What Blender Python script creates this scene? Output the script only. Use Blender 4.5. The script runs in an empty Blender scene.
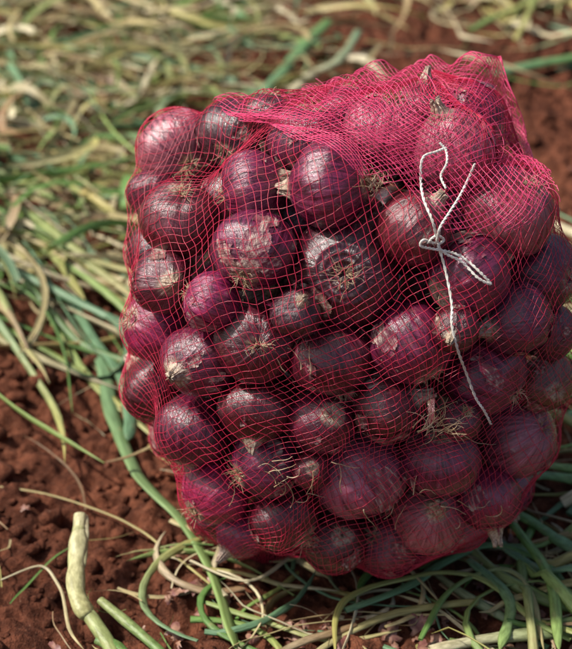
import bpy, math, random
import numpy as np
from mathutils import Vector, Matrix, Quaternion
from mathutils.bvhtree import BVHTree
random.seed(7); rng=np.random.default_rng(7)
scene=bpy.context.scene
# ------------------------------------------------------------------ noise
def _h(ix,iy,iz,seed):
    n=(ix.astype(np.int64)*374761393+iy.astype(np.int64)*668265263+iz.astype(np.int64)*2147483647+seed*1274126177)&0xffffffff
    n=((n^(n>>13))*1274126177)&0xffffffff
    n=((n^(n>>16))*2246822519)&0xffffffff
    return ((n^(n>>15))&0xffffff)/float(0xffffff)
def vn(x,y,z=None,seed=0):
    x=np.asarray(x,float); y=np.asarray(y,float)
    flat=z is None
    z=np.zeros_like(x) if flat else np.asarray(z,float)
    ix,iy,iz=np.floor(x),np.floor(y),np.floor(z)
    fx,fy,fz=x-ix,y-iy,z-iz
    fx=fx*fx*(3-2*fx); fy=fy*fy*(3-2*fy); fz=fz*fz*(3-2*fz)
    def pl(k):
        a=_h(ix,iy,iz+k,seed)*(1-fx)+_h(ix+1,iy,iz+k,seed)*fx
        b=_h(ix,iy+1,iz+k,seed)*(1-fx)+_h(ix+1,iy+1,iz+k,seed)*fx
        return a*(1-fy)+b*fy
    if flat: return pl(0)*2-1
    return (pl(0)*(1-fz)+pl(1)*fz)*2-1
def fbm(x,y,z=None,o=4,seed=0):
    s=0;a=1;f=1
    for i in range(o):
        s=s+a*vn(x*f,y*f,None if z is None else z*f,seed+i*17); a*=.5; f*=2.03
    return s
def sstep(a,b,x):
    t=np.clip((x-a)/(b-a),0,1); return t*t*(3-2*t)
# ------------------------------------------------------------------ camera
PITCH=math.radians(31); D=1.3; T=Vector((-0.053,0,0.221))
fwd=Vector((0,math.cos(PITCH),-math.sin(PITCH))); right=Vector((1,0,0)); up=right.cross(fwd)
campos=T-fwd*D
FP=324.5/math.tan(math.radians(12.7))
cam=bpy.data.cameras.new("camera"); camo=bpy.data.objects.new("camera",cam); scene.collection.objects.link(camo)
camo.location=campos; camo.rotation_euler=(math.pi/2-PITCH,0,0)
cam.sensor_fit='VERTICAL'; cam.sensor_height=24; cam.lens=12/math.tan(math.radians(12.7))
cam.clip_start=0.05; cam.clip_end=500
cam.dof.use_dof=True; cam.dof.focus_distance=1.13; cam.dof.aperture_fstop=4.2
scene.camera=camo
def sight(px,py):
    return (fwd*FP+right*(px-286)+up*(324.5-py)).normalized()
# ------------------------------------------------------------------ node helpers
def newmat(name):
    m=bpy.data.materials.new(name); m.use_nodes=True
    nt=m.node_tree; b=nt.nodes["Principled BSDF"]; return m,nt,b
def N(nt,t,**k):
    n=nt.nodes.new(t)
    for a,v in k.items(): setattr(n,a,v)
    return n
def setin(nt,sock,v):
    if isinstance(v,bpy.types.NodeSocket): nt.links.new(v,sock)
    else: sock.default_value=v
def mth(nt,op,a,b=None,c=None,clamp=False):
    n=N(nt,'ShaderNodeMath',operation=op); n.use_clamp=clamp
    setin(nt,n.inputs[0],a)
    if b is not None: setin(nt,n.inputs[1],b)
    if c is not None: setin(nt,n.inputs[2],c)
    return n.outputs[0]
def mixc(nt,f,a,b,bt='MIX'):
    n=N(nt,'ShaderNodeMix',data_type='RGBA',blend_type=bt)
    setin(nt,n.inputs[0],f); setin(nt,n.inputs[6],a); setin(nt,n.inputs[7],b)
    return n.outputs[2]
def noise(nt,vec,scale,detail=4,rough=.55,dist=0):
    n=N(nt,'ShaderNodeTexNoise'); nt.links.new(vec,n.inputs['Vector'])
    n.inputs['Scale'].default_value=scale; n.inputs['Detail'].default_value=detail
    n.inputs['Roughness'].default_value=rough; n.inputs['Distortion'].default_value=dist
    return n.outputs['Fac']
def rng_(nt,v,a,b,c=0.,d=1.):
    n=N(nt,'ShaderNodeMapRange'); n.interpolation_type='SMOOTHSTEP'
    setin(nt,n.inputs[0],v); n.inputs[1].default_value=a; n.inputs[2].default_value=b
    n.inputs[3].default_value=c; n.inputs[4].default_value=d
    return n.outputs[0]
def bump(nt,h,dist,strength=1.0):
    n=N(nt,'ShaderNodeBump'); n.inputs['Distance'].default_value=dist; n.inputs['Strength'].default_value=strength
    nt.links.new(h,n.inputs['Height']); return n.outputs[0]
# ------------------------------------------------------------------ materials
def mat_onion():
    m,nt,b=newmat("red_onion_skin")
    tc=N(nt,'ShaderNodeTexCoord').outputs['Object']
    oi=N(nt,'ShaderNodeObjectInfo')
    s=N(nt,'ShaderNodeSeparateXYZ'); nt.links.new(tc,s.inputs[0])
    x,y,z=s.outputs
    rr=mth(nt,'SQRT',mth(nt,'ADD',mth(nt,'ADD',mth(nt,'MULTIPLY',x,x),mth(nt,'MULTIPLY',y,y)),.0004))
    c=N(nt,'ShaderNodeCombineXYZ')
    rnd=mth(nt,'MULTIPLY',oi.outputs['Random'],37.)
    nt.links.new(mth(nt,'ADD',mth(nt,'MULTIPLY',mth(nt,'DIVIDE',x,rr),3.0),rnd),c.inputs[0])
    nt.links.new(mth(nt,'MULTIPLY',mth(nt,'DIVIDE',y,rr),3.0),c.inputs[1])
    nt.links.new(mth(nt,'MULTIPLY',z,.34),c.inputs[2])
    stripe=noise(nt,c.outputs[0],4.2,5,.68,.12)
    va=N(nt,'ShaderNodeVectorMath',operation='ADD'); nt.links.new(tc,va.inputs[0])
    cc=N(nt,'ShaderNodeCombineXYZ'); nt.links.new(rnd,cc.inputs[0]); nt.links.new(cc.outputs[0],va.inputs[1])
    P=va.outputs[0]
    blot=noise(nt,P,1.3,3,.6)
    fine=noise(nt,P,9,5,.7)
    col=oi.outputs['Color']
    dark=mixc(nt,1.,col,(.30,.18,.28,1),'MULTIPLY')
    lite=mixc(nt,.18,mixc(nt,1.,col,(1.8,1.6,1.7,1),'MULTIPLY'),(.50,.20,.28,1))
    c1=mixc(nt,rng_(nt,stripe,.38,.54),dark,col)
    c2=mixc(nt,rng_(nt,stripe,.56,.70),c1,lite)
    c3=mixc(nt,mth(nt,'MULTIPLY',rng_(nt,blot,.54,.76),.45),c2,lite)
    c3=mixc(nt,mth(nt,'MULTIPLY',rng_(nt,noise(nt,P,2.1,4,.65),.54,.68),.35),c3,(.16,.060,.040,1))
    sc=mth(nt,'MULTIPLY',rng_(nt,mth(nt,'ADD',fine,mth(nt,'MULTIPLY',blot,.5)),.90,1.0),.6)
    c4=mixc(nt,sc,c3,(.50,.36,.30,1))
    pole=mth(nt,'ADD',rng_(nt,mth(nt,'ADD',z,mth(nt,'MULTIPLY',stripe,.25)),1.0,1.14),rng_(nt,mth(nt,'MULTIPLY',z,-1),.85,.91),clamp=True)
    pc=mixc(nt,rng_(nt,fine,.3,.65),(.14,.075,.05,1),(.62,.49,.35,1))
    c5=mixc(nt,mth(nt,'MULTIPLY',pole,.9),c4,pc)
    dust=mth(nt,'MULTIPLY',rng_(nt,noise(nt,P,3.2,5,.7),.56,.78),.34)
    c6=mixc(nt,dust,c5,(.20,.08,.052,1))
    nt.links.new(c6,b.inputs['Base Color'])
    nt.links.new(rng_(nt,mth(nt,'ADD',fine,mth(nt,'MULTIPLY',dust,.8)),.35,.8,.14,.44),b.inputs['Roughness'])
    b.inputs['Specular IOR Level'].default_value=.95
    h=mth(nt,'ADD',mth(nt,'MULTIPLY',stripe,.6),mth(nt,'MULTIPLY',fine,.4))
    nt.links.new(bump(nt,h,.0020,.65),b.inputs['Normal'])
    return m
def mat_paper():
    m,nt,b=newmat("dry_onion_skin")
    tc=N(nt,'ShaderNodeTexCoord').outputs['Object']
    mp=N(nt,'ShaderNodeMapping'); nt.links.new(tc,mp.inputs[0]); mp.inputs['Scale'].default_value=(1,1,.22)
    f=noise(nt,mp.outputs[0],9,5,.7); g=noise(nt,tc,1.8,4,.6)
    oi=N(nt,'ShaderNodeObjectInfo')
    a=mixc(nt,rng_(nt,g,.42,.64),(.20,.035,.06,1),(.40,.23,.17,1))
    a=mixc(nt,.5,a,oi.outputs['Color'])
    a=mixc(nt,rng_(nt,f,.48,.66),a,(.60,.47,.39,1))
    a=mixc(nt,rng_(nt,f,.45,.32),a,(.14,.045,.045,1))
    nt.links.new(a,b.inputs['Base Color']); b.inputs['Roughness'].default_value=.35
    nt.links.new(bump(nt,f,.0022,.9),b.inputs['Normal'])
    at=N(nt,'ShaderNodeAttribute',attribute_name='pa')
    al=mth(nt,'GREATER_THAN',mth(nt,'ADD',at.outputs['Fac'],mth(nt,'MULTIPLY',mth(nt,'SUBTRACT',noise(nt,tc,11,3,.6),.5),.40)),.07)
    nt.links.new(al,b.inputs['Alpha'])
    return m
def mat_leaf(name,rough=.45):
    m,nt,b=newmat(name)
    at=N(nt,'ShaderNodeAttribute',attribute_name='lc')
    uv=N(nt,'ShaderNodeUVMap'); uv.uv_map='uv'
    f=noise(nt,uv.outputs[0],6,4,.6)
    tc=N(nt,'ShaderNodeTexCoord').outputs['Object']
    g=noise(nt,tc,60,3,.6)
    c=mixc(nt,rng_(nt,f,.3,.7,.0,.9),mixc(nt,1.,at.outputs[0],(.62,.6,.5,1),'MULTIPLY'),mixc(nt,1.,at.outputs[0],(1.25,1.22,1.15,1),'MULTIPLY'))
    c=mixc(nt,rng_(nt,g,.55,.8,.0,.5),c,(.45,.34,.17,1))
    nt.links.new(c,b.inputs['Base Color']); b.inputs['Roughness'].default_value=rough
    nt.links.new(bump(nt,f,.0012,.6),b.inputs['Normal'])
    tr=N(nt,'ShaderNodeBsdfTranslucent'); nt.links.new(c,tr.inputs[0])
    mx=N(nt,'ShaderNodeMixShader'); mx.inputs[0].default_value=.22
    nt.links.new(b.outputs[0],mx.inputs[1]); nt.links.new(tr.outputs[0],mx.inputs[2])
    nt.links.new(mx.outputs[0],nt.nodes['Material Output'].inputs['Surface'])
    return m
def mat_soil():
    m,nt,b=newmat("red_soil")
    tc=N(nt,'ShaderNodeTexCoord').outputs['Object']
    a=noise(nt,tc,5,4,.6); c=noise(nt,tc,60,6,.7); e=noise(nt,tc,420,3,.7)
    col=mixc(nt,rng_(nt,a,.35,.65),(.140,.048,.026,1),(.225,.080,.042,1))
    col=mixc(nt,rng_(nt,c,.35,.7),mixc(nt,1.,col,(.45,.42,.42,1),'MULTIPLY'),mixc(nt,1.,col,(1.4,1.4,1.4,1),'MULTIPLY'))
    col=mixc(nt,rng_(nt,e,.60,.72,0,.5),col,(.42,.24,.16,1))
    nt.links.new(col,b.inputs['Base Color']); b.inputs['Roughness'].default_value=.95
    b.inputs['Specular IOR Level'].default_value=.15
    h=mth(nt,'ADD',c,mth(nt,'MULTIPLY',e,.4))
    nt.links.new(bump(nt,h,.010,1.),b.inputs['Normal'])
    return m
def mat_net(name,col):
    m,nt,b=newmat(name)
    tc=N(nt,'ShaderNodeTexCoord').outputs['Object']
    c=mixc(nt,noise(nt,tc,25,2),(col[0]*.75,col[1]*.7,col[2]*.7,1),(min(1,col[0]*1.15),col[1]*1.6,col[2]*1.3,1))
    nt.links.new(c,b.inputs['Base Color']); b.inputs['Roughness'].default_value=.35
    return m
def mat_plain(name,c1,c2,sc=60,rough=.8):
    m,nt,b=newmat(name)
    tc=N(nt,'ShaderNodeTexCoord').outputs['Object']
    f=noise(nt,tc,sc,4,.6)
    nt.links.new(mixc(nt,rng_(nt,f,.35,.65),(*c1,1),(*c2,1)),b.inputs['Base Color'])
    b.inputs['Roughness'].default_value=rough
    nt.links.new(bump(nt,f,.001,.6),b.inputs['Normal'])
    return m
M_on=mat_onion(); M_pp=mat_paper(); M_leaf=mat_leaf("onion_leaf"); M_soil=mat_soil()
M_net=mat_net("red_net_plastic",(.62,.022,.075)); M_netp=mat_net("pink_net_plastic",(.80,.06,.19))
M_str=mat_plain("white_twine",(.62,.59,.50),(.82,.80,.74),300)
M_root=mat_plain("dry_roots",(.36,.23,.12),(.64,.50,.33),80)
# ------------------------------------------------------------------ mesh utils
def mesh_obj(name,V,F,mats,smooth=True,parent=None):
    me=bpy.data.meshes.new(name)
    V=np.asarray(V,np.float32); F=np.asarray(F,np.int32)
    k=F.shape[1]
    me.vertices.add(len(V)); me.vertices.foreach_set('co',V.ravel())
    me.loops.add(F.size); me.loops.foreach_set('vertex_index',F.ravel())
    me.polygons.add(len(F)); me.polygons.foreach_set('loop_start',np.arange(0,F.size,k,dtype=np.int32))
    me.update(calc_edges=True); me.validate()
    if smooth: me.polygons.foreach_set('use_smooth',np.ones(len(me.polygons),bool))
    for m in mats: me.materials.append(m)
    o=bpy.data.objects.new(name,me); scene.collection.objects.link(o)
    if parent: o.parent=parent
    return o
def curve_obj(name,lines,rad,mat,parent=None,res=0,radii=None):
    cu=bpy.data.curves.new(name,'CURVE'); cu.dimensions='3D'; cu.bevel_depth=rad; cu.bevel_resolution=res; cu.use_fill_caps=True
    for i,L in enumerate(lines):
        L=np.asarray(L,np.float32)
        if len(L)<2: continue
        s=cu.splines.new('POLY'); s.points.add(len(L)-1)
        s.points.foreach_set('co',np.c_[L,np.ones(len(L))].astype(np.float32).ravel())
        if radii is not None: s.points.foreach_set('radius',np.asarray(radii[i],np.float32))
        s.use_smooth=True
    cu.materials.append(mat)
    o=bpy.data.objects.new(name,cu); scene.collection.objects.link(o)
    if parent: o.parent=parent
    return o
# ------------------------------------------------------------------ ground
def hbroad(x,y):
    x=np.asarray(x,float);y=np.asarray(y,float)
    h=.016*fbm(x*2.2,y*2.2,None,2,5)
    h=h+.055*sstep(-.2,-.48,x)*(1-sstep(.35,.8,y))
    h=h-.03*sstep(-.9,-1.3,x)
    near=np.exp(-((x/.24)**2+(y/.22)**2)**2)
    return h*(1-near)
def hfull(x,y):
    h=hbroad(x,y)
    h=h+.008*fbm(x*9,y*9,None,3,11)
    cl=np.abs(fbm(x*26,y*26,None,3,31)); h=h+.009*(cl-.3)
    h=h+.0055*fbm(x*75,y*75,None,3,51)
    return h
n=720
s=np.linspace(-1,1,n)
gx=.9*s+120*s**15-.05; gy=1.25*s+120*s**15+.55
X,Y=np.meshgrid(gx,gy)
Z=hfull(X.ravel(),Y.ravel())
V=np.c_[X.ravel(),Y.ravel(),Z]
idx=np.arange(n*n).reshape(n,n)
F=np.c_[idx[:-1,:-1].ravel(),idx[:-1,1:].ravel(),idx[1:,1:].ravel(),idx[1:,:-1].ravel()]
ground=mesh_obj("ground",V,F,[M_soil])
def ico(sub):
    import bmesh
    bm=bmesh.new(); bmesh.ops.create_icosphere(bm,subdivisions=sub,radius=1)
    v=np.array([q.co[:] for q in bm.verts]); f=np.array([[q.index for q in p.verts] for p in bm.faces]); bm.free(); return v,f
iv,ifc=ico(2)
VV=[];FF=[];off=0
def inbag(x,y): return (x/.17)**2+(y/.14)**2<1
for i in range(5200):
    x=rng.uniform(-.75,.65); y=rng.uniform(-.28,1.3)
    if inbag(x,y): continue
    r=.0011+.011*rng.random()**7+.0022*rng.random()
    if x<-.15 and y<.5: r*=1.25
    sc=np.array([1,rng.uniform(.7,1.1),rng.uniform(.55,.85)])*r
    d=1+.36*fbm(iv[:,0]*1.9+i,iv[:,1]*1.9,iv[:,2]*1.9,3,3)
    v=iv*d[:,None]*sc
    a=rng.uniform(0,6.28); ca,sa=math.cos(a),math.sin(a)
    v=np.c_[v[:,0]*ca-v[:,1]*sa,v[:,0]*sa+v[:,1]*ca,v[:,2]]
    v+=np.array([x,y,hfull(np.array([x]),np.array([y]))[0]+r*.25])
    VV.append(v);FF.append(ifc+off);off+=len(v)
clods=mesh_obj("soil_clods",np.vstack(VV),np.vstack(FF),[M_soil])
# ------------------------------------------------------------------ onions
BC=np.array([0.003,0.0,0.226]); AX=np.array([.201,.18,.236]); PW=2.9
upn=np.array(up)
def hf(P,inset=0.):
    P=np.array(P,float,copy=True)
    up_=np.clip((P[...,2]-BC[2])/AX[2],0,1)
    P[...,2]=P[...,2]-.10*(P[...,0]-.07)*up_
    q=np.abs((P-BC)/(AX-inset)); return (q**PW).sum(-1)**(1/PW)
def toplimit(P,r):    # slanting top of the heap, how far each onion sticks out above it
    sh=((P-np.array(T))*upn).sum(-1)+r*1.05
    return sh-(.194+.10*(P[...,0]+.04))
def onhull(px,py,inset):
    d=np.array(sight(px,py)); o=np.array(campos)
    t=np.linspace(.8,1.7,1800); P=o+t[:,None]*d; f=hf(P,inset)
    k=np.where(f<1)[0]
    i=k[0] if len(k) else int(np.argmin(f))
    return P[i],d
DK=(.048,.007,.014);MR=(.105,.009,.022);PU=(.150,.013,.048);MG=(.26,.016,.085);PK=(.36,.095,.14);BR=(.17,.058,.042)
L=[(167,141,39,PK,(.35,-.5,.8)),(236,134,34,DK,(-.2,-.5,.5)),(306,142,36,PU,(.1,.9,.4)),(180,222,37,MR,(.1,.75,.65)),
(254,191,35,PU,(.9,.2,.3)),(331,192,42,PU,(.95,.05,.3)),(252,246,39,PU,(-.3,-.75,.55)),(345,268,52,DK,(-.08,-.1,1)),
(162,277,29,MR,(-.3,.1,-.9)),(212,302,27,MG,(-.8,.3,.1)),(157,326,34,MG,(.7,-.2,-.5)),(256,343,37,MR,(.1,-.1,1)),
(332,355,40,MR,(.3,-.9,-.1)),(412,342,41,PU,(-.4,.8,-.3)),(470,277,40,PU,(-.8,-.5,.4)),(540,272,38,PU,(.6,-.2,.6)),
(487,372,41,MG,(-.7,.5,-.4)),(543,385,30,BR,(.3,-.3,.8)),(199,360,34,PU,(.5,.3,-.7)),(154,388,33,MR,(-.6,.5,-.4)),
(256,410,34,MR,(.1,.9,-.3)),(321,420,32,PU,(.3,.2,.9)),(385,408,33,MR,(.8,.3,.2)),(193,431,35,PU,(-.2,-.9,.1)),
(265,464,34,PU,(-.8,-.3,.4)),(360,476,42,PK,(-.5,.75,.4)),(441,462,36,PU,(-.1,.75,.6)),(518,440,37,PK,(.5,.3,.6)),
(490,490,31,MG,(.2,-.9,.1)),(214,492,33,MG,(-.5,-.5,.3)),(284,520,34,MR,(.6,-.6,.3)),(432,520,34,PK,(.1,.4,.9)),
(386,543,31,PU,(-.5,.3,.6)),(336,542,30,MR,(.2,.3,.8)),(411,230,34,MR,(.5,.6,.4)),(508,210,44,PK,(.4,.5,.5)),
(388,130,38,PK,(.2,.8,.4)),(452,150,38,PK,(-.3,.6,.4)),(515,322,34,PU,(.8,.2,-.4)),
(310,470,18,MR,(.1,.2,.9)),(245,530,24,MG,(-.4,-.5,.2)),(462,420,20,MR,(.1,.2,.3)),(552,330,26,PU,(.8,.1,.3)),
(297,312,23,DK,(.1,.2,.3)),(460,325,22,MR,(.2,.3,-.8)),(350,114,28,PU,(.1,.8,.2)),(418,112,28,PK,(.1,.8,.2)),(272,124,24,MR,(.1,.8,.2)),(152,180,24,MR,(.1,.8,-.6))]
C=[];R=[];INF=[];RAY=[]
for (px,py,rp,col,rd) in L:
    rp=rp*1.06
    r=rp/FP*1.16
    p,d=onhull(px,py,r)
    r=rp/FP*float(np.linalg.norm(p-np.array(campos)))
    C.append(p);R.append(r);RAY.append(d);INF.append((col,rd))
nf=len(C)
tries=0
pal=[DK,MR,MR,PU,PU,PU,MG,PK,BR]
while len(C)<185 and tries<20000:
    tries+=1
    p=BC+rng.uniform(-1,1,3)*AX; r=rng.uniform(.026,.032)
    f=hf(p,r)
    if f>1 or f<.35 or toplimit(p,r)>0: continue
    Ca=np.array(C);Ra=np.array(R)
    if (np.linalg.norm(Ca-p,axis=1)<.92*(Ra+r)).any(): continue
    C.append(p);R.append(r);RAY.append(np.zeros(3));INF.append((random.choice(pal),None))
C=np.array(C);R=np.array(R);RAY=np.array(RAY)
fixed=np.arange(len(C))<nf
mass=np.where(fixed,R**4*8,R**4)
wgt=mass[None]/(mass[:,None]+mass[None])
for it in range(90):
    dv=C[:,None]-C[None]; dist=np.linalg.norm(dv,axis=2)+1e-9
    ov=np.clip(.925*(R[:,None]+R[None])-dist,0,None); np.fill_diagonal(ov,0)
    tot=(dv/dist[...,None]*(ov*wgt)[...,None]*.6).sum(1)
    al=(tot*RAY).sum(1,keepdims=True)*RAY
    tot=np.where(fixed[:,None],al*.6+(tot-al)*.06,tot)
    C=C+tot
    f=np.array([hf(C[i],R[i]) for i in range(len(C))])
    o=(f>1)
    k=np.where(fixed,.006,.6)
    C=np.where(o[:,None],C+(BC+(C-BC)/f[:,None]-C)*k[:,None],C)
    ex=np.clip(toplimit(C,R),0,None)*np.where(fixed,0,.7)
    C=C-ex[:,None]*upn
    C[:,2]=np.maximum(C[:,2],R*.9-.004)
sack=bpy.data.objects.new("mesh_sack_of_onions",None); scene.collection.objects.link(sack)
def onion_mesh(name,seed,neck=.25,rings=False,patch=.0,ns=120,nr=90):
    t=np.linspace(0,1,nr); a=-math.pi/2+math.pi*t
    rho=np.cos(a); z=.92*np.sin(a)
    z=z+.10*np.exp(-((1-t)/.16)**2)+neck*sstep(.90,1.,t)
    rho=np.where(t>.9,np.maximum(rho,.10+.03*math.sin(seed)),rho)
    rho[-1]=.03; z[-1]-=.03
    z=z+.05*np.exp(-(t/.045)**2)
    if rings:
        z=z+.018*np.sin(rho*46)*sstep(.8,.1,rho)*(t<.5); z=z+.11*sstep(.55,0.,rho)*(t<.5)
    th=np.linspace(0,2*math.pi,ns,endpoint=False)
    TH,RH=np.meshgrid(th,rho); _,ZZ=np.meshgrid(th,z)
    TT=np.repeat(t[:,None],ns,1)
    x=RH*np.cos(TH);y=RH*np.sin(TH)
    k=seed*3.7
    d=1+.06*fbm(x*1.1+k,y*1.1,ZZ*1.1,2,9)+.016*fbm(np.cos(TH)*4+k,np.sin(TH)*4,ZZ*.5,3,19)
    bend=.12*fbm(np.array([k]),np.array([0.]))[0]
    neckw=1+.35*vn(np.cos(TH)*5+k,np.sin(TH)*5,None,8)*sstep(.9,.97,TT)
    x=x*d*neckw+bend*sstep(.85,1,TT)*.8; y=y*d*neckw; z2=ZZ*d
    z2=np.where(TT>.965,z2+.09*vn(np.cos(TH)*4+k,np.sin(TH)*4,None,3),z2)
    V=np.c_[x.ravel(),y.ravel(),z2.ravel()]
    idx=np.arange(nr*ns).reshape(nr,ns); nx=np.roll(idx,-1,1)
    F=np.c_[idx[:-1].ravel(),nx[:-1].ravel(),nx[1:].ravel(),idx[1:].ravel()]
    mi=np.zeros(len(F),np.int32); pa=np.zeros(len(V))
    if patch>0:
        nn=(fbm(x*1.3+k+5,y*1.3,z2*.8,6,77)-.8*sstep(.3,.1,RH)).ravel()
        th_=np.quantile(nn,1-patch)
        keep=(nn[F].max(1)>th_-.18)
        edge=np.clip((nn-th_)/.25,0,1)
        V2=V*(1.010+.045*(1-edge)**2)[:,None]
        F2=F[keep]+len(V)
        V=np.vstack([V,V2]);F=np.vstack([F,F2]);mi=np.r_[mi,np.ones(len(F2),np.int32)]; pa=np.r_[pa,nn-th_]
    me=bpy.data.meshes.new(name)
    me.vertices.add(len(V)); me.vertices.foreach_set('co',V.astype(np.float32).ravel())
    me.loops.add(F.size); me.loops.foreach_set('vertex_index',F.astype(np.int32).ravel())
    me.polygons.add(len(F)); me.polygons.foreach_set('loop_start',np.arange(0,F.size,4,dtype=np.int32))
    me.update(calc_edges=True)
    A=me.attributes.new('pa','FLOAT','POINT'); A.data.foreach_set('value',pa.astype(np.float32))
    me.materials.append(M_on); me.materials.append(M_pp)
    me.polygons.foreach_set('material_index',mi); me.polygons.foreach_set('use_smooth',np.ones(len(F),bool))
    me.update(); return me
variants=[onion_mesh("onion_mesh_%d"%i,i+1,rng.uniform(.15,.5),False,[0,.06,.14,.08,0,.17,.05,.10][i%8]) for i in range(16)]
ringv=onion_mesh("onion_mesh_ring",31,.2,True,.05)
bv=[];bf=[];boff=0
hairs=[];hr=[]
for i in range(len(C)):
    col,rd=INF[i]
    me=ringv if i==7 else variants[(i*7+3)%16]
    o=bpy.data.objects.new("onion_%d"%(i+1),me); scene.collection.objects.link(o); o.parent=sack
    if rd is None: d=Vector(rng.normal(size=3)).normalized()
    else:
        d=(right*rd[0]+up*rd[1]-fwd*rd[2]).normalized()
        if i%3==1 and i not in (1,7): d=-d
    q=(-d).to_track_quat('Z','Y')@Quaternion((0,0,1),rng.uniform(0,6.28))
    rr=R[i]; s3=(rr*rng.uniform(1.0,1.07),rr*rng.uniform(.98,1.06),rr*rng.uniform(.90,1.08))
    o.rotation_mode='QUATERNION'; o.rotation_quaternion=q; o.location=C[i]
    o.scale=s3
    j=rng.uniform(.7,1.25); o.color=(min(1,col[0]*j*rng.uniform(.9,1.1)),col[1]*j,col[2]*j*rng.uniform(.75,1.2),1)
    if i<nf or rng.random()<.5:
        base=Vector(C[i])+d*rr*.86
        t1=d.orthogonal().normalized(); t2=d.cross(t1)
        for h in range(int(rng.integers(20,56))):
            aa=rng.uniform(0,6.28); sp=rng.random()**.5*.13*rr
            p=base+(t1*math.cos(aa)+t2*math.sin(aa))*sp
            v_=(d*.6+(t1*math.cos(aa)+t2*math.sin(aa))*.8+Vector(rng.normal(size=3))*.35).normalized()
            ln=rr*rng.uniform(.10,.5); pts=[p]
            for k in range(4):
                v_=(v_+Vector(rng.normal(size=3))*.4).normalized(); p=p+v_*ln/4; pts.append(p)
            hairs.append([tuple(w) for w in pts]); hr.append([1,.9,.7,.5,.3])
curve_obj("root_hairs",hairs,.00038,M_root,sack,0,hr)
sv,sf=ico(3)
for i in range(len(C)):
    bv.append(sv*R[i]*1.03+C[i]); bf.append(sf+boff); boff+=len(sv)
bvh=BVHTree.FromPolygons([tuple(v) for v in np.vstack(bv)],[tuple(int(q) for q in f) for f in np.vstack(bf)])
# ------------------------------------------------------------------ net
nT,nP=360,150
pole=Vector((.30,.16,1)).normalized()
px_=Vector((0,-1,0)).cross(pole).normalized(); py_=pole.cross(px_)
PB=np.array([px_,py_,pole])
ths=np.linspace(0,2*math.pi,nT,endpoint=False); phs=np.linspace(.03,math.pi-.03,nP)
RR=np.zeros((nP,nT)); DIR=np.zeros((nP,nT,3))
for i,ph in enumerate(phs):
    for j,tt in enumerate(ths):
        dl=np.array([math.sin(ph)*math.cos(tt),math.sin(ph)*math.sin(tt),math.cos(ph)])@PB
        DIR[i,j]=dl
        hit=bvh.ray_cast(Vector(BC+dl*.6),Vector(-dl))
        RR[i,j]=(.6-hit[3]) if hit[0] is not None else .1
R0=RR+.0015; Rm=R0.copy()
for k in range(150):
    b=(np.roll(Rm,1,1)+np.roll(Rm,-1,1)+np.vstack([Rm[:1],Rm[:-1]])+np.vstack([Rm[1:],Rm[-1:]]))/4
    Rm=np.maximum(R0,b-.000005)
def net_at(th,ph,off=0):
    th=np.mod(th,2*math.pi); u=th/(2*math.pi)*nT; v=np.clip((ph-phs[0])/(phs[-1]-phs[0])*(nP-1),0,nP-1.001)
    i0=np.floor(v).astype(int); j0=np.floor(u).astype(int)%nT; j1=(j0+1)%nT; fv=v-i0; fu=u-np.floor(u)
    r=(Rm[i0,j0]*(1-fu)+Rm[i0,j1]*fu)*(1-fv)+(Rm[i0+1,j0]*(1-fu)+Rm[i0+1,j1]*fu)*fv
    d=np.c_[np.sin(ph)*np.cos(th),np.sin(ph)*np.sin(th),np.cos(ph)]@PB
    P=BC+d*(r+off)[:,None]; P[:,2]=np.maximum(P[:,2],.002); return P
lines=[]
NS=130
ph=np.linspace(.05,math.pi-.05,230)
for sgn in (1,-1):
    for k in range(NS):
        th=2*math.pi*k/NS+sgn*(ph-.4)*1.05
        w=.07*fbm(np.cos(th)*3,np.sin(th)*3,ph*2.2,4,5); w2=.06*fbm(np.cos(th)*3+9,np.sin(th)*3,ph*2.2,4,6)
        lines.append(net_at(th+w,ph+w2,.0003*sgn))
curve_obj("net",lines,.00023,M_net,sack,0)
MV=(BC+DIR*Rm[...,None]).reshape(-1,3)
ii=np.arange(nP*nT).reshape(nP,nT); nx=np.roll(ii,-1,1)
MF=np.c_[ii[:-1].ravel(),nx[:-1].ravel(),nx[1:].ravel(),ii[1:].ravel()]
bnet=BVHTree.FromPolygons([tuple(v) for v in MV],[tuple(int(q) for q in f) for f in MF])
def surf(px,py,off=.006,tree=None):
    d=sight(px,py); h=(tree or bnet).ray_cast(campos,d)
    if h[0] is None:
        h=bnet.ray_cast(campos,d)
        if h[0] is None:
            p,_=onhull(px,py,0.); return np.array(p)
    return np.array(h[0]-d*off)
def onplane(px,py,yw):
    d=sight(px,py); t=(yw-campos.y)/d.y; return np.array(campos+d*t)
rows=[[surf(*p,.003) for p in [(250,128),(305,152),(362,182),(425,225),(495,250),(546,222)]],
      [surf(*p,.006) for p in [(232,117),(300,130),(362,145),(430,165),(500,188),(549,188)]],
      [surf(*p,.010) for p in [(222,112),(300,112),(370,108),(430,112)]]+[onplane(490,118,.05),onplane(524,145,.05)],
      [onplane(*p,y) for p,y in [((215,106),.05),((300,95),.07),((370,76),.08),((430,69),.09),((478,58),.09),((500,57),.09)]]]
G=np.array(rows)
def cr(P,t):
    nP_=len(P); i=np.clip(np.floor(t).astype(int),0,nP_-2); f=(t-i).reshape((-1,)+(1,)*(P.ndim-1))
    g=lambda k:P[np.clip(k,0,nP_-1)]
    p0,p1,p2,p3=g(i-1),g(i),g(i+1),g(i+2)
    return .5*((2*p1)+(-p0+p2)*f+(2*p0-5*p1+4*p2-p3)*f*f+(-p0+3*p1-3*p2+p3)*f**3)
gu,gv=160,100
A1=cr(G,np.linspace(0,3,gv)); A2=cr(A1.transpose(1,0,2),np.linspace(0,5,gu)).transpose(1,0,2)
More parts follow.
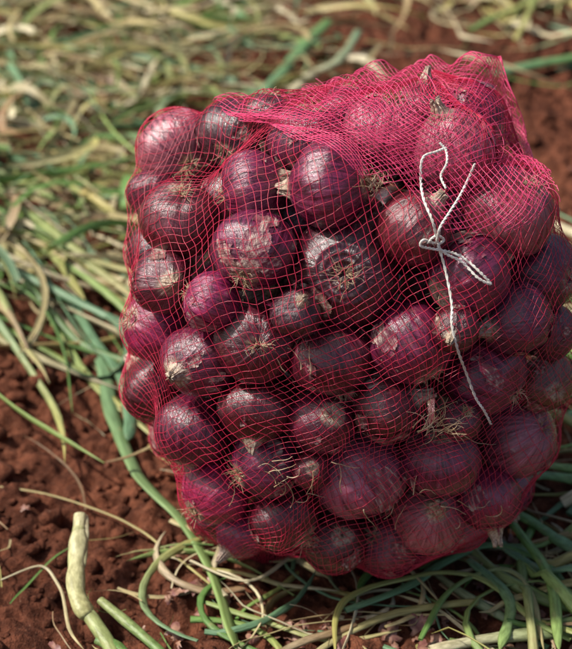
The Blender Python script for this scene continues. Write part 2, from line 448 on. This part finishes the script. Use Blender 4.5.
def sheet(seed,amp,offs):
    S=A2.copy()
    du=np.gradient(S,axis=1); dvv=np.gradient(S,axis=0); nn=np.cross(du,dvv); nn/=np.linalg.norm(nn,axis=2,keepdims=True)+1e-9
    if (nn[...,1].mean()>0): nn=-nn
    uu,vv=np.meshgrid(np.linspace(0,1,gu),np.linspace(0,1,gv))
    w=fbm(uu*7+vv*3+seed,vv*5-uu*2,None,4,seed)*amp+amp*1.5*np.sin((uu*1.0-vv*.45)*34+3*fbm(uu*2,vv*2,None,2,seed))*sstep(.3,1,vv)*.8*sstep(.0,.35,uu)
    S=S+nn*(offs*sstep(0,.3,uu)+w)[...,None]
    Q=S.reshape(-1,3)
    for it in range(3):
        for i in range(len(C)):
            dvx=Q-C[i]; ds=np.linalg.norm(dvx,axis=1); m_=ds<R[i]*1.05+.003+offs*.5
            if m_.any(): Q[m_]=C[i]+dvx[m_]/ds[m_][:,None]*(R[i]*1.05+.003+offs*.5)
    S=Q.reshape(S.shape)
    for k in range(2):
        S[1:-1,1:-1]=S[1:-1,1:-1]*.4+.15*(S[:-2,1:-1]+S[2:,1:-1]+S[1:-1,:-2]+S[1:-1,2:])
    return S
def netsheet(S,nu,nv,phase,warp=0,hemv=.06,umin=.0):
    out=[]
    def at(u,v):
        a=np.clip(u,0,1)*(gu-1);b=np.clip(v,0,1)*(gv-1)
        i=np.minimum(a.astype(int),gu-2);j=np.minimum(b.astype(int),gv-2);f=(a-i)[:,None];g=(b-j)[:,None]
        return (S[j,i]*(1-f)+S[j,i+1]*f)*(1-g)+(S[j+1,i]*(1-f)+S[j+1,i+1]*f)*g
    t=np.linspace(0,1,120)
    sl=nv/nu
    for sgn in (1,-1):
        for k in range(-nv,nu+nv):
            u=(k+phase)/nu+sgn*t*sl
            v=t
            vmin=hemv+.18*vn(u*6,u*0+phase*7,None,4)+.08*vn(u*23,u*0+phase*7,None,4)+.30*sstep(.35,0,u)
            ok=(u>=umin+.05*vn(v*5+k*.07,v*0+phase,None,12))&(u>=0)&(u<=1)&(v>=vmin)
            uw=u+.018*vn(u*6+warp,v*5,None,8); vw=v+.018*vn(u*6,v*5+warp,None,9)
            P=at(uw,vw)
            idx=np.where(ok)[0]
            if len(idx)>2: out.append(P[idx[0]:idx[-1]+1])
    return out
SA=sheet(3,.004,.001); SB=sheet(8,.006,.006)
fl=netsheet(SA,38,27,0.1,1,.12)+netsheet(SB,40,28,.55,5,.38,.22)
curve_obj("net_mouth_fold",fl,.00026,M_netp,sack,0)
hem=[SA[-1],SB[-1,50:],SA[40:,-1],SB[40:,-1]]
curve_obj("net_hem",hem,.0005,M_netp,sack,1)
jj=np.arange(gu*gv).reshape(gv,gu)
SF=np.c_[jj[:-1,:-1].ravel(),jj[:-1,1:].ravel(),jj[1:,1:].ravel(),jj[1:,:-1].ravel()]
allv=np.vstack([MV,SA.reshape(-1,3),SB[30:].reshape(-1,3)])
jj2=np.arange(gu*(gv-30)).reshape(gv-30,gu)
SF2=np.c_[jj2[:-1,:-1].ravel(),jj2[:-1,1:].ravel(),jj2[1:,1:].ravel(),jj2[1:,:-1].ravel()]
allf=np.vstack([MF,SF+len(MV),SF2+len(MV)+gu*gv])
ball=BVHTree.FromPolygons([tuple(v) for v in allv],[tuple(int(q) for q in f) for f in allf])
def sm(pts,n=14):
    P=np.array(pts); t=np.linspace(0,len(P)-1,(len(P)-1)*n+1); return cr(P,t)
S_=lambda L_,o: [surf(*p,o,ball) for p in L_]
s1=S_([(446,148),(436,152),(423,158),(421,180),(424,200),(433,222),(438,243),(446,272),(452,305),(452,325),(458,350),(466,372),(476,398),(484,410),(491,424)],.004)
s2=S_([(440,143),(446,150),(447,163),(441,176),(446,188)],.004)
s3=S_([(475,164),(468,180),(460,196),(450,212),(440,228),(436,243),(424,240),(421,246),(434,249),(450,252),(464,258),(480,272),(491,284),(478,278),(462,262),(446,254),(438,246),(444,240),(436,236),(428,243)],.005)
def twine(P,r=.0005):
    Q=sm(P,16)
    for k in range(3): Q[1:-1]=(Q[:-2]+Q[1:-1]*2+Q[2:])/4
    k=np.arange(len(Q))*.8
    o1=np.c_[np.cos(k),np.sin(k)*.3,np.sin(k)]*r
    return [Q+o1,Q-o1]
curve_obj("tie_string",twine(s1)+twine(s3)+twine(s2,.0004),.00068,M_str,sack,2)
sl=[];slr=[]
def caught(cx,cy,nn_,spread,ln,bias):
    for k in range(nn_):
        x=cx+rng.normal()*spread; y=cy+rng.normal()*spread*.5; a=rng.normal()*.9+bias; pts=[]
        cv=rng.normal()*.22; lk=ln*rng.uniform(.4,1.1)
        for q in range(7):
            pts.append(surf(x,y,.001+.002*rng.random())); a+=cv+rng.normal()*.18; l_=lk/6
            x+=math.cos(a)*l_; y-=math.sin(a)*l_
        P=np.array(pts)
        if np.abs(np.diff(P,axis=0)).max()<.02:
            q_=sm(pts,5); sl.append(q_); slr.append(np.linspace(1.1,.4,len(q_))*rng.uniform(.6,1.4))
caught(436,428,30,11,34,0.2); caught(270,482,9,16,30,.2); caught(292,372,3,8,34,1.)
caught(300,500,10,50,30,.1); caught(455,500,9,30,26,.3); caught(375,185,24,6,18,1.2)
curve_obj("straw_in_net",sl,.00040,M_root,sack,0,slr)
# ------------------------------------------------------------------ leaves
class Acc:
    def __init__(s): s.V=[];s.F=[];s.C=[];s.U=[];s.n=0
    def leaf(s,P,w,th,K,c0,c1,tw0=0,tw1=0,tip=.75):
        m=len(P); t=np.linspace(0,1,m)
        Tn=np.gradient(P,axis=0); Tn/=np.linalg.norm(Tn,axis=1,keepdims=True)+1e-9
        S=np.cross(Tn,[0,0,1.]); S/=np.linalg.norm(S,axis=1,keepdims=True)+1e-9
        Nn=np.cross(S,Tn)
        tw=tw0+(tw1-tw0)*t
        Sa=S*np.cos(tw)[:,None]+Nn*np.sin(tw)[:,None]; Na=-S*np.sin(tw)[:,None]+Nn*np.cos(tw)[:,None]
        ww=w*np.clip(1-np.clip((t-tip)/(1-tip),0,1)**1.5*.92,0.05,1)*(.8+.2*np.sin(np.minimum(t*4,1.57)))
        ww=ww*(1+.2*vn(t*7+s.n,t*0,None,2))
        if K==3:
            ox=np.array([-.5,0,.5]); oz=np.array([.12,-.1,.12])
        else:
            a=np.linspace(0,2*math.pi,K,endpoint=False); ox=np.cos(a)*.5; oz=np.sin(a)*.5*th
        V=P[:,None]+Sa[:,None]*(ww[:,None]*ox)[...,None]+Na[:,None]*(ww[:,None]*oz)[...,None]
        idx=np.arange(m*K).reshape(m,K)+s.n
        if K==3: F=np.stack([idx[:-1,:-1],idx[:-1,1:],idx[1:,1:],idx[1:,:-1]],-1).reshape(-1,4)
        else:
            nx=np.roll(idx,-1,1); F=np.stack([idx[:-1],nx[:-1],nx[1:],idx[1:]],-1).reshape(-1,4)
        cc=np.array(c0)*(1-t[:,None]**1.3)+np.array(c1)*t[:,None]**1.3
        s.C.append(np.repeat(cc,K,0)); 
        uu=np.tile(np.linspace(0,1.6,K),m)+s.n*.37; vv=np.repeat(t*2.,K)
        s.U.append(np.c_[uu,vv])
        s.V.append(V.reshape(-1,3)); s.F.append(F); s.n+=m*K
    def build(s,name,mat):
        o=mesh_obj(name,np.vstack(s.V),np.vstack(s.F),[mat]); me=o.data
        ca=me.color_attributes.new('lc','FLOAT_COLOR','POINT'); C_=np.vstack(s.C); ca.data.foreach_set('color',np.c_[C_,np.ones(len(C_))].astype(np.float32).ravel())
        uv=me.uv_layers.new(name='uv'); li=np.zeros(len(me.loops),np.int32); me.loops.foreach_get('vertex_index',li)
        uv.data.foreach_set('uv',np.vstack(s.U)[li].astype(np.float32).ravel()); return o
STR=(.60,.51,.27);PAL=(.68,.62,.44);GRN=(.15,.30,.08);BLU=(.17,.32,.18);LGT=(.30,.43,.14);BRN=(.32,.20,.11);YEL=(.50,.46,.16)
def pickc(gp):
    if rng.random()<gp:
        c=[GRN,BLU,BLU,LGT,GRN][rng.integers(5)]; e=c if rng.random()<.5 else [YEL,STR][rng.integers(2)]
    else:
        c=[STR,PAL,PAL,STR,BRN,YEL][rng.integers(6)]; e=[STR,PAL,BRN][rng.integers(3)]
    j=rng.uniform(.75,1.25); return tuple(np.array(c)*j),tuple(np.array(e)*j)
def rleaf(acc,x,y,hd,ln,w,lift,curv,gp,K=3):
    m=15; h=hd; P=np.zeros((m,3)); cv=rng.normal()*curv*.5
    for i in range(m):
        P[i,:2]=(x,y); x+=math.cos(h)*ln/m; y+=math.sin(h)*ln/m
        cv+=rng.normal()*curv*.3; cv*=.93; h+=cv/m*3
    t=np.linspace(0,1,m)
    z=hbroad(P[:,0],P[:,1])+.006+lift*(.35+.65*np.abs(np.sin(t*math.pi*rng.uniform(.6,1.6)+rng.uniform(0,3))))
    dd=np.sqrt((P[:,0]/.2)**2+(P[:,1]/.18)**2)
    z=np.where(dd<1.1,np.minimum(z,.010+.01*dd),z)
    P[:,2]=z
    c0,c1=pickc(gp)
    a=rng.uniform(-.7,.7); acc.leaf(P,w,.35,K,c0,c1,a,a+rng.normal()*1.2,rng.uniform(.45,.85))
acc=Acc()
cnt=0
while cnt<5400:
    x=rng.uniform(-1.5,1.5); y=rng.uniform(.25,3.4)
    if abs(x+.05)>.35+.3*(y+1.1): continue
    den=0
    edge=.50+.12*math.sin(x*5)
    if x<.02: den=sstep(edge-.12,edge+.1,y)
    else:
        den=.045
        if y>1.34: den=.75
        if x<.16 and y>.85: den=.40
    patchn=fbm(np.array([x*3.]),np.array([y*3.]),None,2,91)[0]
    if patchn>.30 and x>-.35: den*=.18
    if rng.random()>den: continue
    r_=rng.random()
    if r_<.55: hd=math.radians(rng.normal(-38,22))
    elif r_<.75: hd=math.radians(rng.normal(55,20))
    else: hd=rng.uniform(0,6.28)
    if rng.random()<.5: hd+=math.pi
    gp=.44 if y>.9 else .6
    thin=rng.random()<.45
    rleaf(acc,x,y,hd,rng.uniform(.12,.42),rng.uniform(.0015,.004) if thin else rng.uniform(.006,.015),rng.uniform(.0,.05),.9 if not thin else 1.4,gp if not thin else gp*.5)
    cnt+=1
acc.build("onion_leaf_litter_background",M_leaf)
acc=Acc()
for i in range(220):
    x=rng.uniform(.12,.55); y=rng.uniform(-.25,.5)
    if x<.2 and y>-.02: continue
    rleaf(acc,x,y,math.radians(rng.normal(-25,35))+(math.pi if rng.random()<.5 else 0),rng.uniform(.14,.34),rng.uniform(.005,.014),rng.uniform(.004,.035),1.0,.72,6)
for i in range(420):
    x=rng.uniform(-.55,.5); y=rng.uniform(-.27,.6)
    if inbag(x,y): continue
    if x<-.2 and rng.random()<.6: continue
    rleaf(acc,x,y,rng.uniform(0,6.28),rng.uniform(.02,.16),rng.uniform(.0008,.0030),rng.uniform(0,.010),.8,.12)
for i in range(70):
    x=rng.uniform(-.14,.32); y=rng.uniform(-.24,-.06)
    rleaf(acc,x,y,math.radians(rng.normal(-15,35))+(math.pi if rng.random()<.5 else 0),rng.uniform(.06,.24),rng.uniform(.003,.008),rng.uniform(.0,.014),.9,.5,6)
for i in range(60):
    x=rng.uniform(-.5,-.2); y=rng.uniform(.30,.58)
    rleaf(acc,x,y,math.radians(rng.normal(-45,14)),rng.uniform(.2,.4),rng.uniform(.005,.012),rng.uniform(.004,.03),.7,.75,6)
def gnd(px,py,lift=.004):
    d=sight(px,py); z0=0
    for k in range(6):
        t=(z0+lift-campos.z)/d.z; p=campos+d*t; z0=float(hbroad(np.array([p.x]),np.array([p.y]))[0])
    return np.array([p.x,p.y,p.z])
def fleaf(pts,w,c0,c1,lift=.005,th=.45,tip=.8,tw=0,n=10):
    P=cr(np.array([gnd(a,b,lift if np.isscalar(lift) else lift[i]) for i,(a,b) in enumerate(pts)]),np.linspace(0,len(pts)-1,(len(pts)-1)*n+1))
    P=P+np.c_[fbm(P[:,0]*20,P[:,1]*20,None,2,1),fbm(P[:,0]*20,P[:,1]*20,None,2,2),0*P[:,0]]*.0015
    acc.leaf(P,w,th,8,c0,c1,0,tw,tip)
fleaf([(68,300),(88,330),(103,365),(110,402),(122,440),(145,485),(185,525),(215,580),(240,655)],.016,BLU,LGT,.012,.35,.95,.8)
fleaf([(75,305),(95,340),(118,372),(130,410),(128,440)],.013,BLU,BLU,.016,.3,.9,.5)
fleaf([(0,190),(30,225),(60,262),(85,300)],.012,GRN,YEL,.02)
fleaf([(-10,318),(30,342),(70,365),(105,392),(140,420)],.008,GRN,YEL,.012)
fleaf([(-10,180),(50,230),(100,262),(150,275)],.013,LGT,STR,.03)
fleaf([(-10,205),(60,240),(105,275),(135,300)],.011,GRN,STR,.025)
fleaf([(0,486),(60,497),(120,520),(180,560),(230,600)],.003,STR,YEL,.008)
fleaf([(0,580),(40,566),(60,590),(68,625),(85,650)],.003,PAL,STR,.012)
fleaf([(430,650),(500,637),(580,630)],.013,PAL,GRN,.015,.6,.98)
fleaf([(572,640),(535,620),(500,590),(470,575),(420,575),(345,600),(335,655)],.007,LGT,YEL,.02)
fleaf([(345,610),(400,590),(450,560),(490,545),(540,560),(575,600)],.009,BLU,GRN,.018)
fleaf([(420,640),(450,590),(500,570),(530,590),(545,650)],.006,GRN,STR,.02)
fleaf([(495,505),(530,520),(560,540),(590,560)],.014,GRN,BLU,.02)
fleaf([(500,485),(540,475),(590,482)],.014,BLU,GRN,.03)
fleaf([(520,455),(550,465),(590,470)],.012,LGT,GRN,.03)
fleaf([(470,560),(510,600),(500,650)],.010,BLU,LGT,.02)
fleaf([(510,520),(550,580),(560,650)],.012,GRN,LGT,.03)
fleaf([(190,560),(250,580),(300,550),(350,520),(400,560),(440,605)],.004,PAL,STR,.02)
fleaf([(170,520),(230,545),(280,560),(330,545),(352,520)],.007,STR,LGT,.014)
fleaf([(200,600),(260,620),(330,640),(400,630)],.006,LGT,STR,.01)
fleaf([(105,462),(135,455),(165,440)],.004,BRN,STR,.03)
fleaf([(490,75),(530,66),(590,55)],.022,BLU,GRN,.02,.5,.98)
fleaf([(245,110),(275,80),(300,50),(330,20)],.022,BLU,GRN,.03,.5,.98)
fleaf([(290,92),(310,75),(338,60),(360,30)],.017,PAL,BLU,.03,.5,.98)
fleaf([(470,30),(500,15),(560,-10)],.014,GRN,YEL,.05,.5)
fleaf([(515,40),(530,10),(540,-20)],.012,YEL,GRN,.05,.5)
acc.build("onion_leaves_around_sack",M_leaf)
acc=Acc()
def stalk(pts,w,c0,c1,tip=.97,th=.8):
    P=cr(np.array([gnd(a,b,l) for a,b,l in pts]),np.linspace(0,len(pts)-1,(len(pts)-1)*10+1))
    acc.leaf(P,w,th,14,c0,c1,0,.3,tip)
stalk([(80,515,.05),(78,550,.04),(76,590,.03),(88,618,.022)],.0155,(.68,.66,.42),(.52,.52,.24))
stalk([(79,528,.047),(75,560,.036),(79,598,.028),(94,622,.02),(112,650,.015),(130,690,.01)],.0125,(.55,.56,.30),(.26,.37,.11))
stalk([(84,516,.049),(84,540,.044),(81,575,.034)],.008,(.74,.70,.50),(.5,.5,.25),.8,.4)
stalk([(100,600,.02),(130,625,.016),(165,655,.012)],.010,(.36,.42,.18),GRN)
stalk([(96,640,.016),(120,650,.014),(150,680,.01)],.012,GRN,GRN)
acc.build("cut_onion_stalk",M_leaf)
VV=[];FF=[];off=0
for i in range(260):
    if i<200: x=rng.uniform(-.18,.28); y=rng.uniform(-.2,-.04)
    else: x=rng.uniform(-.6,.6); y=rng.uniform(-.25,1.3)
    if inbag(x,y) : continue
    g=9; u,v=np.meshgrid(np.linspace(-1,1,g),np.linspace(-1,1,g))
    a=np.arctan2(v,u); rad=np.maximum(abs(u),abs(v))*(.7+.5*vn(np.cos(a)*2.7+i,np.sin(a)*2.7,None,5))
    el=rng.uniform(.3,1.1)
    xx=np.cos(a)*rad*el; yy=np.sin(a)*rad; zz=-rng.uniform(.2,.9)*(xx**2+yy**2)*.7+.2*vn(xx*3+i,yy*3,None,6)
    sz=rng.uniform(.003,.016)
    q=Quaternion(Vector(rng.normal(size=3)).normalized(),rng.uniform(0,1.0)); Rm_=np.array(q.to_matrix())
    p=np.c_[xx.ravel(),yy.ravel(),zz.ravel()]@Rm_.T*sz+np.array([x,y,hfull(np.array([x]),np.array([y]))[0]+.004])
    ii=np.arange(g*g).reshape(g,g)
    FF.append(np.c_[ii[:-1,:-1].ravel(),ii[:-1,1:].ravel(),ii[1:,1:].ravel(),ii[1:,:-1].ravel()]+off); VV.append(p); off+=g*g
sk=mesh_obj("dry_onion_skins",np.vstack(VV),np.vstack(FF),[mat_plain("fallen_skin",(.15,.05,.045),(.36,.20,.13),90,.5)])
# ------------------------------------------------------------------ light
w=bpy.data.worlds.new("World"); scene.world=w; w.use_nodes=True
nt=w.node_tree; sky=nt.nodes.new('ShaderNodeTexSky'); sky.sky_type='NISHITA'; sky.sun_disc=False
EL=math.radians(54); AZ=math.radians(-90)
sky.sun_elevation=EL; sky.sun_rotation=AZ; sky.dust_density=4; sky.air_density=1.0; sky.ozone_density=.6
bg=nt.nodes['Background']; bg.inputs[1].default_value=.12; nt.links.new(sky.outputs[0],bg.inputs[0])
sd=bpy.data.lights.new("sun",'SUN'); sd.energy=5.0; sd.angle=math.radians(2.5); sd.color=(1,.95,.88)
so=bpy.data.objects.new("sun",sd); scene.collection.objects.link(so)
dv=Vector((math.sin(AZ)*math.cos(EL),math.cos(AZ)*math.cos(EL),math.sin(EL)))
so.rotation_mode='QUATERNION'; so.rotation_quaternion=dv.to_track_quat('Z','Y'); so.location=dv*5
scene.view_settings.view_transform='Standard'; scene.view_settings.look='None'; scene.view_settings.exposure=0
